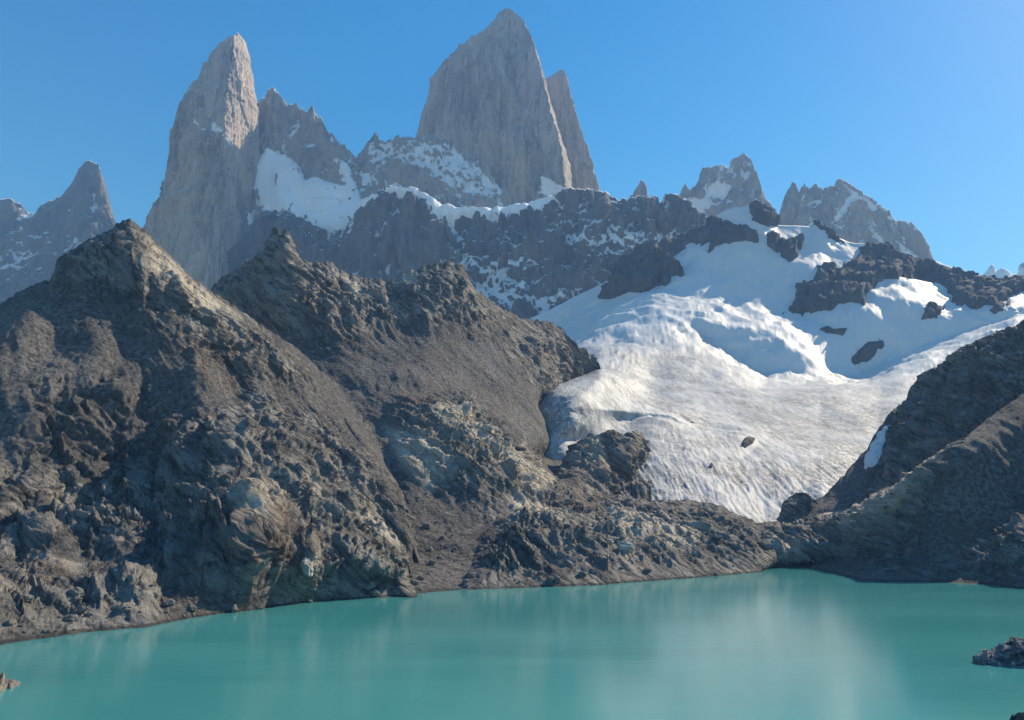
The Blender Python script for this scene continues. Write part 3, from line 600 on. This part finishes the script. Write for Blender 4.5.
patch('snow_patch', L_jr, [(236, 196), (246, 192), (252, 196), (246, 202), (238, 202)], 16, M_snow, flat=3, rough=1., prof=5, label='smallest snow patch beside the left edge of the hanging snowfield', cat='snow patch')
patch('snow_patch', L_rh, [(868, 462), (874, 445), (884, 432), (892, 430), (890, 448), (884, 464), (874, 472), (866, 470)], 2.0, M_glacier, rough=2.4, prof=5, label='bluish snow patch in the shaded gully beside the glacier', cat='snow patch')

# dark rock standing out of the snow
rn = lambda a: (lambda P, X, Y: fbm(P * np.array([1, 1, .35]), 60., 6, .6, True, 3) * a * 1.6 + facet(P * np.array([1, 1, .5]), 34., 2) * a * 1.1 + facet(P * np.array([1, 1, .5]), 14., 5) * a * .5)
OC = [
 ([(601, 300), (608, 290), (615, 280), (630, 262), (645, 248), (657, 246), (664, 256), (667, 262), (675, 268), (683, 275), (683, 280), (667, 285), (650, 292), (630, 296), (612, 300)], 40, 'rounded dark rock hump at the snowfield\'s left edge'),
 ([(655, 250), (667, 240), (682, 238), (700, 227), (712, 217), (722, 223), (740, 226), (757, 236), (757, 243), (742, 241), (735, 243), (722, 247), (715, 250), (710, 258), (706, 256), (708, 248), (692, 245), (684, 252), (674, 262), (664, 262)], 24, 'dark rock band running up from the hump to the snow dome'),
 ([(764, 235), (771, 233), (778, 240), (795, 238), (806, 234), (803, 246), (797, 258), (790, 263), (784, 260), (778, 250), (765, 247)], 24, 'wedge of dark rock in the snow below the dome'),
 ([(744, 198), (749, 196), (755, 195), (762, 200), (771, 215), (777, 224), (770, 227), (752, 226), (749, 215), (750, 205)], 36, 'small dark horn on top of the snow dome'),
 ([(814, 223), (828, 225), (840, 237), (845, 244), (836, 242), (824, 236)], 18, 'little dark rock on the snow crest under the serrated peak'),
 ([(783, 312), (793, 305), (795, 289), (813, 285), (815, 270), (830, 267), (838, 271), (853, 260), (860, 251), (868, 244), (888, 247), (903, 257), (918, 262), (933, 262), (943, 269), (980, 278), (1000, 283), (1060, 281), (1060, 296), (1024, 295), (1010, 297), (1003, 305), (988, 310), (968, 310), (950, 305), (949, 295), (940, 285), (923, 280), (903, 280), (885, 284), (873, 290), (864, 300), (863, 306), (840, 306), (835, 311), (818, 314), (800, 317)], 26, 'long dark rock ridge above the glacier, largest rock in the snow'),
 ([(918, 312), (928, 305), (945, 307), (938, 316), (928, 323), (920, 321)], 16, 'oval dark rock just under the long ridge'),
 ([(989, 314), (998, 305), (1012, 305), (1005, 312), (993, 316)], 12, 'small rock peeping through snow at the end of the long ridge'),
 ([(818, 332), (828, 329), (848, 330), (843, 337), (825, 337)], 10, 'flat lens of rock in the blue shaded snow'),
 ([(852, 359), (860, 350), (873, 340), (885, 344), (880, 352), (868, 360), (853, 366)], 12, 'slanting rock rib in the shaded bowl of the glacier'),
 ([(739, 451), (743, 445), (748, 440), (756, 441), (753, 447), (745, 451)], 6, 'lone dark rock on the white glacier tongue'),
 ([(707, 471), (709, 466), (713, 466), (712, 472)], 4, 'tiny dark rock on the glacier tongue below the lone rock')]
for poly, hgt, lab in OC:
    patch('rock_outcrop', L_gl, poly, hgt * .6, M_darkrock, rough=2.6 if hgt > 10 else .4, prof=5 if hgt > 10 else 2.5, noise=rn(hgt * .3), sink=6, label=lab, cat='rock outcrop')

# the rock buttress beside the ice and other cliffs near the tongue
def buttress(name, poly_rows, mat, seed, amp, size, **t):
    L = loft(poly_rows, 1.0, 3, 1, jag=1.4, jag_w=7, disp=hill_disp(amp, (0, -1, 0), size, seed), back=70, seed=seed, crest_keep=.5, masks={'rocky': ([[(0, 0), (1100, 0), (1100, 720), (0, 720)]], 1), 'crag': ([[(0, 0), (1100, 0), (1100, 720), (0, 720)]], 1), 'pale': ([[(590, 430), (606, 428), (602, 470), (585, 480)], [(630, 432), (645, 430), (640, 440)]], 5), 'rust': ([[(575, 470), (640, 470), (640, 490), (575, 490)]], 6)})
    return layer_obj(name, L, mat, **t)
buttress('rock_outcrop', [[(560, 478, 745), (568, 462, 755), (577, 447, 770), (590, 436, 776), (600, 440, 780), (612, 434, 780), (618, 439, 780), (632, 431, 800), (643, 440, 830), (650, 456, 830), (653, 470, 830)],
 [(560, 486, 735), (577, 460, 745), (600, 455, 755), (618, 455, 745), (640, 450, 815), (653, 475, 825)],
 [(560, 494, 700), (577, 485, 700), (600, 488, 710), (618, 490, 765), (640, 478, 810), (653, 482, 815)],
 [(560, 520, 660), (600, 520, 660), (653, 500, 700)]], M_hill, 51, 8., 26., label='brown rock buttress split by dark clefts, beside the left edge of the ice tongue', cat='rock outcrop')
buttress('rock_outcrop', [[(782, 520, 640), (786, 512, 645), (791, 500, 648), (799, 496, 648), (808, 500, 645), (818, 507, 642), (830, 516, 640)],
 [(782, 525, 632), (792, 510, 634), (808, 513, 632), (830, 518, 632)],
 [(782, 540, 615), (808, 540, 612), (830, 540, 615)]], M_hill, 53, 4., 12., label='dark rock step at the right side of the glacier snout', cat='rock outcrop')

# ------------------------------------------------------------------ granite towers: stacks of closed rings
def tower(name, left, right, D, section, depth_k, mat, seed, amp=16., lean=0.0, snow=None, face_snow=None, **t):
    y0 = min(left[0][1], right[0][1]); y1 = left[-1][1]
    ys = np.arange(y0, y1, 1.2)
    xl = np.interp(ys, [p[1] for p in left], [p[0] for p in left]); xr = np.interp(ys, [p[1] for p in right], [p[0] for p in right])
    jq = lambda s: (perlin(np.stack([ys / 5., ys * 0 + s, ys * 0], -1)) + .6 * perlin(np.stack([ys / 2., ys * 0 + s, ys * 0], -1))) * 1.3
    xl = xl + jq(seed + .3); xr = np.maximum(xr + jq(seed + 7.7), xl + 1.0)
    sec = np.array(section, float); k = len(sec)
    nu = 230
    seg = np.linalg.norm(np.roll(sec, -1, 0) - sec, axis=1); front = np.where((sec[:, 1] + np.roll(sec[:, 1], -1)) < 0.3, 2.6, 1.0) * seg
    cum = np.concatenate([[0], np.cumsum(front)]); s = np.linspace(0, cum[-1], nu, endpoint=False)
    cl = np.vstack([sec, sec[:1]])
    U = np.interp(s, cum, cl[:, 0]); V = np.interp(s, cum, cl[:, 1])
    frac = (ys - y0) / (y1 - y0); DL = D - lean * frac
    wl = to_world(xl, ys, DL)[:, 0]; wr = to_world(xr, ys, DL)[:, 0]; z = to_world(xl, ys, DL)[:, 2]
    cx = (wl + wr) / 2; hw = (wr - wl) / 2
    dep = hw ** .75 * (hw.max() ** .25) * depth_k
    P = np.zeros((len(ys), nu, 3))
    P[..., 0] = cx[:, None] + hw[:, None] * U; P[..., 1] = D + dep[:, None] * V - lean * frac[:, None]; P[..., 2] = z[:, None]
    N = normals(P, True)
    cen = np.stack([cx, D - lean * frac + 0 * cx, z], -1)[:, None]
    if ((P - cen) * N).sum(-1).mean() < 0: N = -N
    Q = P * np.array([1, 1, .16])
    d = fbm(Q, 70., 5, .55, True, seed) * amp + facet(Q, 34., seed) * amp * .5 + fbm(P * np.array([1, 1, .5]), 240., 4, .5, False, seed + 4) * amp * 1.5 + facet(P * np.array([1, 1, .3]), 120., seed + 6) * amp * 1.5 + facet(P * np.array([1, 1, .3]), 60., seed + 7) * amp * .6 + facet(P * np.array([1, 1, .5]), 22., seed + 3) * amp * .22
    d = d - np.maximum(0, fbm(P * np.array([1, 1, .05]), 38., 4, .55, True, seed + 9) - .25) * amp * 1.6
    edge = (1 - np.clip((np.abs(U)[None, :] - .8) / .2, 0, 1) * .75) * (1 - .6 * np.clip((U[None, :] - .5) / .2, 0, 1))
    d = (d - amp * .3) * edge * np.clip((hw / hw.max())[:, None] * 2.2, .1, 1)
    P = P + N * d[..., None]
    top = P[0].mean(0) + np.array([0, 0, 3.]); nv = len(ys)
    V3 = np.vstack([P.reshape(-1, 3), top])
    Fc = grid_faces(nv, nu, True)
    cap = np.stack([np.full(nu, nv * nu), np.arange(nu), (np.arange(nu) + 1) % nu], 1)
    px, py = to_pix(P)
    m = soft(px, py, snow or [], 4) if snow else np.zeros(px.shape)
    me_f = np.vstack([Fc, np.column_stack([cap, cap[:, 0]])]) if False else Fc
    o = mesh_obj(name, V3[:-1], me_f, mat, {'snow': m})
    return tag(o, **t), P
sec_main = [(-1, .15), (-.93, -.25), (-.55, -.62), (-.05, -.60), (.18, -.80), (.55, -.74), (.88, -.86), (1.0, -.1), (.8, .5), (.2, .9), (-.6, .75)]
sec_poin = [(-1, .2), (-.9, -.3), (-.3, -.75), (.2, -1.05), (.58, -1.12), (.94, -.1), (1.0, .25), (.7, .7), (-.4, .8)]
tower('granite_tower', [(505, 8.5), (500, 12.5), (491.5, 22.5), (481.5, 34), (471.5, 41), (451.5, 56), (436.5, 70), (429, 85), (421.5, 117), (415, 139), (405, 175), (395, 240)],
      [(506, 8.5), (510, 12), (516.5, 19), (525, 27.5), (531.5, 42), (539, 62), (544, 82), (551.5, 110), (559, 135), (568, 160), (571, 180), (574, 240)], 3330, sec_main, .62, M_granite, 3, 15., lean=60, snow=[[(540, 172), (575, 190), (560, 205), (535, 195)]],
      label='tallest and broadest granite tower, with a pointed summit and a sunlit right edge', cat='granite tower')
tower('granite_tower', [(559, 70.5), (550, 77.5), (544, 81), (541, 110), (545, 160), (550, 240)], [(562, 70.5), (565, 74), (568, 85), (574, 107.5), (580, 132), (589, 157), (595, 179), (600, 192), (606, 240)], 3560, sec_main, .8, M_granite, 8, 10., lean=20,
      label='slim granite pillar leaning against the right side of the tallest tower', cat='granite tower')
tower('granite_tower', [(236, 34), (229, 42.5), (218, 45.5), (210.5, 60), (199, 84), (190.5, 95), (180.5, 115), (169.5, 160), (164, 192), (152.5, 207), (144, 227), (130, 270), (120, 330)],
      [(240, 34), (245.5, 42), (249, 57), (253, 85), (256, 102), (257, 120), (256, 180), (254, 240), (262, 330)], 2900, sec_poin, .75, M_granite, 12, 15., lean=120,
      snow=[[(190, 112), (196, 118), (207, 130), (203, 132), (192, 124)], [(205, 112), (222, 125), (240, 155), (232, 150), (210, 130)]],
      label='tall narrow granite tower with a thumb-like summit, left of the jagged ridge', cat='granite tower')

# ------------------------------------------------------------------ boulders
def boulder_mesh(seed):
    import bmesh
    bm = bmesh.new(); bmesh.ops.create_icosphere(bm, subdivisions=3, radius=1.0)
    V = np.array([v.co[:] for v in bm.verts])
    d = facet(V, .9, seed) * .32 + facet(V, .45, seed + 1) * .12 + fbm(V, .5, 3, seed=seed) * .08
    V = V * (1 + d)[:, None] * np.array([1.0, .8, .62])
    for v, c in zip(bm.verts, V): v.co = c
    me = bpy.data.meshes.new('boulder'); bm.to_mesh(me); bm.free(); me.materials.append(M_boulder)
    return me
BM = [boulder_mesh(s) for s in range(1, 8)]
def scatter(L, poly, n, s0, s1, label, group, cat='boulder', seed=0):
    rg = np.random.RandomState(seed)
    X, Y = L.PX[2:-4], L.PY[2:-4]
    ok = np.argwhere(sdf(X, Y, poly) > 0)
    P = L.P[2:-4]
    done = 0; tries = 0
    while done < n and tries < n * 8:
        tries += 1
        i, j = ok[rg.randint(len(ok))]; p = P[i, j]
        if p[2] < .2: continue
        s = s0 + (s1 - s0) * rg.rand() ** 3
        o = bpy.data.objects.new('boulder', BM[rg.randint(len(BM))]); COL.objects.link(o)
        o.location = p + np.array([0, 0, s * .22]); o.scale = (s, s * rg.uniform(.8, 1.2), s * rg.uniform(.8, 1.2))
        o.rotation_euler = (rg.uniform(-.4, .4), rg.uniform(-.4, .4), rg.uniform(0, 6.3))
        tag(o, label, cat, group=group); done += 1
scatter(L_h1, [(0, 610), (150, 600), (300, 580), (420, 580), (420, 605), (0, 650)], 90, .6, 2.8, 'grey boulder on the waterline of the nearest hill', 'boulders along the near shore', seed=1)
scatter(L_h2, [(400, 480), (560, 540), (560, 590), (410, 596), (380, 540)], 60, .8, 2.8, 'grey boulder lying on the scree slope above the lake', 'boulders on the scree slope', seed=2)

scatter(L_mo, [(560, 510), (780, 530), (790, 572), (560, 586)], 80, .9, 3.2, 'grey boulder in the rubble bank before the glacier', 'boulders on the moraine', seed=3)
scatter(L_rh, [(880, 470), (1020, 380), (1024, 560), (900, 565)], 24, 1., 3.0, 'dark boulder lying on the shaded hill beside the lake', 'boulders on the shaded hill', seed=9)
scatter(L_mo, [(800, 522), (950, 452), (900, 520), (810, 550)], 30, .9, 2.6, 'sunlit boulder on the rubble crest below the shaded hill', 'boulders on the rubble crest', seed=4)

M_pale = rock_material('pale_boulder_rock', (.30, .27, .22), (.46, .41, .34), (.62, .56, .47), 5., bump=.5)
BP = [m_.copy() for m_ in BM[:4]]
for m_ in BP: m_.materials.clear(); m_.materials.append(M_pale)
def place(L, px, py, s, label, k=0, sc=(1, 1, 1)):
    i, j = np.unravel_index(np.argmin((L.PX - px) ** 2 + (L.PY - py) ** 2), L.PX.shape); p = L.P[i, j]
    o = bpy.data.objects.new('boulder', BP[k % 4]); COL.objects.link(o)
    o.location = p + np.array([0, -s * .2, s * .2]); o.scale = tuple(s * v for v in sc); o.rotation_euler = (.2 * k, .1, 1.3 * k)
    tag(o, label, 'boulder')
place(L_mo, 624, 562, 5.0, 'large pale boulder just above the lake edge of the rubble bank', 0, (1, .8, 1))
place(L_mo, 608, 556, 2.8, 'small pale boulder left of the large pale boulder on the rubble bank', 1)
place(L_h2, 563, 540, 3.4, 'pale wedge-shaped block on the rubble where scree meets the moraine', 2, (1.3, .8, .7))
place(L_h1, 293, 582, 3.0, 'tall pale slab standing in the waterside cliff of the nearest hill', 3, (.7, .7, 2.0))
place(L_h1, 241, 524, 3.2, 'light tan block in the brown cliff of the nearest hill', 1, (1.5, .8, .7))
place(L_h2, 450, 437, 5.5, 'long pale overhanging slab on the middle of the scree slope', 0, (2.4, 1, .7))
place(L_h2, 488, 458, 4.0, 'pale block below the long overhanging slab on the scree slope', 2, (1.4, 1, 1))
place(L_mo, 771, 553, 2.6, 'pale flat boulder at the corner where the rubble bank meets the lake', 3, (1.6, 1, .6))

def water_rock(px, py, w, d, hgt, seed, label, mat=M_banded, rot=0., cat='rock'):
    c = to_world(px, py, shore_D(py)); n, m = 90, 60
    x = np.linspace(-1, 1, n); y = np.linspace(-1, 1, m); X, Y = np.meshgrid(x, y)
    r = np.sqrt(X ** 2 + Y ** 2)
    P = np.stack([X * w, Y * d, 0 * X], -1)
    env = np.clip(1 - r ** 3, -.4, 1)
    z = hgt * env * (.75 + .25 * X) + facet(P + seed, 3.4, seed) * 1.5 + facet(P + seed, 1.3, seed + 1) * .55 + fbm(P, 1.2, 4, seed=seed) * .3
    z = np.where(r > 1.0, np.minimum(z, -.6), z); P[..., 2] = z
    P2 = P.copy(); P2[..., 2] = -2.5
    V = np.vstack([P.reshape(-1, 3), P2.reshape(-1, 3)]); Fc = grid_faces(m, n)
    edge = np.concatenate([np.arange(n), np.arange(1, m) * n + n - 1, (m - 1) * n + np.arange(n - 2, -1, -1), np.arange(m - 2, 0, -1) * n])
    e2 = np.roll(edge, -1); side = np.stack([edge, edge + n * m, e2 + n * m, e2], 1)
    o = mesh_obj('rock', V, np.vstack([Fc[:, ::-1], Fc + n * m, side]), mat)
    o.location = (c[0], c[1], 0); o.rotation_euler.z = rot
    return tag(o, label, cat)
water_rock(1016, 663, 9.8, 5.0, 6.4, 3, 'dark rock banded with white, standing out of the lake')
water_rock(1034, 735, 4.2, 3.0, 5.5, 5, 'dark brown rock tip poking up at the lake\'s near right edge', M_darkrock)
water_rock(-4, 690, 2.4, 7.0, 1.6, 8, 'low pale stony point at the near left waterline', M_boulder)
for i, (px, py, s) in enumerate(((814, 568, 1.3), (824, 567, 2.4), (831, 566, 1.5))):
    o = bpy.data.objects.new('boulder', BM[i]); COL.objects.link(o); c = to_world(px, py, shore_D(py))
    o.location = (c[0], c[1], .2); o.scale = (s, s, s * .7); tag(o, 'pale boulder standing in the water before the shaded shore', 'boulder', group='boulders in the shallow water')

# ------------------------------------------------------------------ ground, lake, near bank
def sheet(name, x0, x1, y0, y1, z, nx, ny, mat, fz=None, **t):
    x = np.linspace(x0, x1, nx); y = np.linspace(y0, y1, ny); X, Y = np.meshgrid(x, y)
    Z = np.full(X.shape, float(z)) if fz is None else fz(X, Y)
    P = np.stack([X, Y, Z], -1)
    o = mesh_obj(name, P.reshape(-1, 3), grid_faces(ny, nx)[:, ::-1], mat)
    return tag(o, **t)
sheet('ground', -5400, 5400, -2800, 6000, -7, 40, 40, M_hill, label='bare stony ground around the lake and mountains', cat='ground', kind='structure')
sheet('lake', -700, 900, 30, 640, 0, 2, 2, M_water, label='still turquoise lake filling the bottom of the valley', cat='lake', kind='structure')
def bank(X, Y):
    P = np.stack([X, Y, 0 * X], -1)
    base = np.interp(Y, [-400, -60, 8, 30, 90, 130], [60, 38, 33, 20, -3, -6.5])
    return base + fbm(P, 25, 4, seed=3) * np.clip((20 - np.abs(Y - 0)) * -.05 + 1.2, .2, 2.)
sheet('terrain', -700, 900, -400, 130, 0, 260, 100, M_hill, bank, label='stony near bank where the viewer stands', cat='bank', kind='structure')

# ------------------------------------------------------------------ air
HAZE = 0.0001
m, nt = nodes('haze_air'); T = NT(nt)
v = T.n('ShaderNodeVolumePrincipled', {'Color': (.27, .52, 1.0, 1), 'Absorption Color': (1, 1, 1, 1), 'Density': HAZE, 'Anisotropy': .0})
out = T.n('ShaderNodeOutputMaterial', {'Volume': v.outputs[0]})
import bmesh
bm = bmesh.new(); bmesh.ops.create_cube(bm, size=1.0)
me = bpy.data.meshes.new('haze'); 
for vv in bm.verts: vv.co = (vv.co.x * 11000, vv.co.y * 9000 + 1600, vv.co.z * 2608 + 1296)
bm.to_mesh(me); bm.free(); me.materials.append(m)
hz = bpy.data.objects.new('haze', me); COL.objects.link(hz)
tag(hz, 'thin bluish haze filling the air of the valley', 'haze', kind='stuff')

# ------------------------------------------------------------------ sky, sun, camera
w = bpy.data.worlds.new('World'); SC.world = w; w.use_nodes = True; nt = w.node_tree
bg = nt.nodes['Background']; sky = nt.nodes.new('ShaderNodeTexSky'); sky.sky_type = 'NISHITA'
sky.sun_disc = False; sky.sun_elevation = SUN_EL; sky.sun_rotation = SUN_AZ
sky.altitude = 1200; sky.air_density = 1.0; sky.dust_density = .3; sky.ozone_density = 3.0
hs = nt.nodes.new('ShaderNodeHueSaturation'); hs.inputs['Saturation'].default_value = 1.4; nt.links.new(sky.outputs[0], hs.inputs['Color']); nt.links.new(hs.outputs[0], bg.inputs[0]); bg.inputs[1].default_value = .13
ld = bpy.data.lights.new('sun', 'SUN'); ld.energy = 4.3; ld.angle = math.radians(.53); ld.color = (1, .95, .87)
lo = bpy.data.objects.new('sun', ld); COL.objects.link(lo)
from mathutils import Vector
sd = Vector((math.cos(SUN_EL) * math.sin(SUN_AZ), math.cos(SUN_EL) * math.cos(SUN_AZ), math.sin(SUN_EL)))
lo.rotation_euler = sd.to_track_quat('Z', 'Y').to_euler(); lo.location = sd * 500
cd = bpy.data.cameras.new('camera'); cd.sensor_width = 36; cd.lens = 36 * F / W; cd.clip_start = .5; cd.clip_end = 40000
co = bpy.data.objects.new('camera', cd); COL.objects.link(co); co.location = (0, 0, CAMH); co.rotation_euler = (math.pi / 2 + PITCH, 0, 0)
SC.camera = co
SC.view_settings.view_transform = 'Standard'; SC.view_settings.look = 'None'; SC.view_settings.gamma = 1; SC.view_settings.exposure = .6
SC.render.engine = 'CYCLES'; SC.cycles.use_denoising = True; SC.cycles.max_bounces = 5; SC.cycles.diffuse_bounces = 3; SC.cycles.volume_bounces = 0
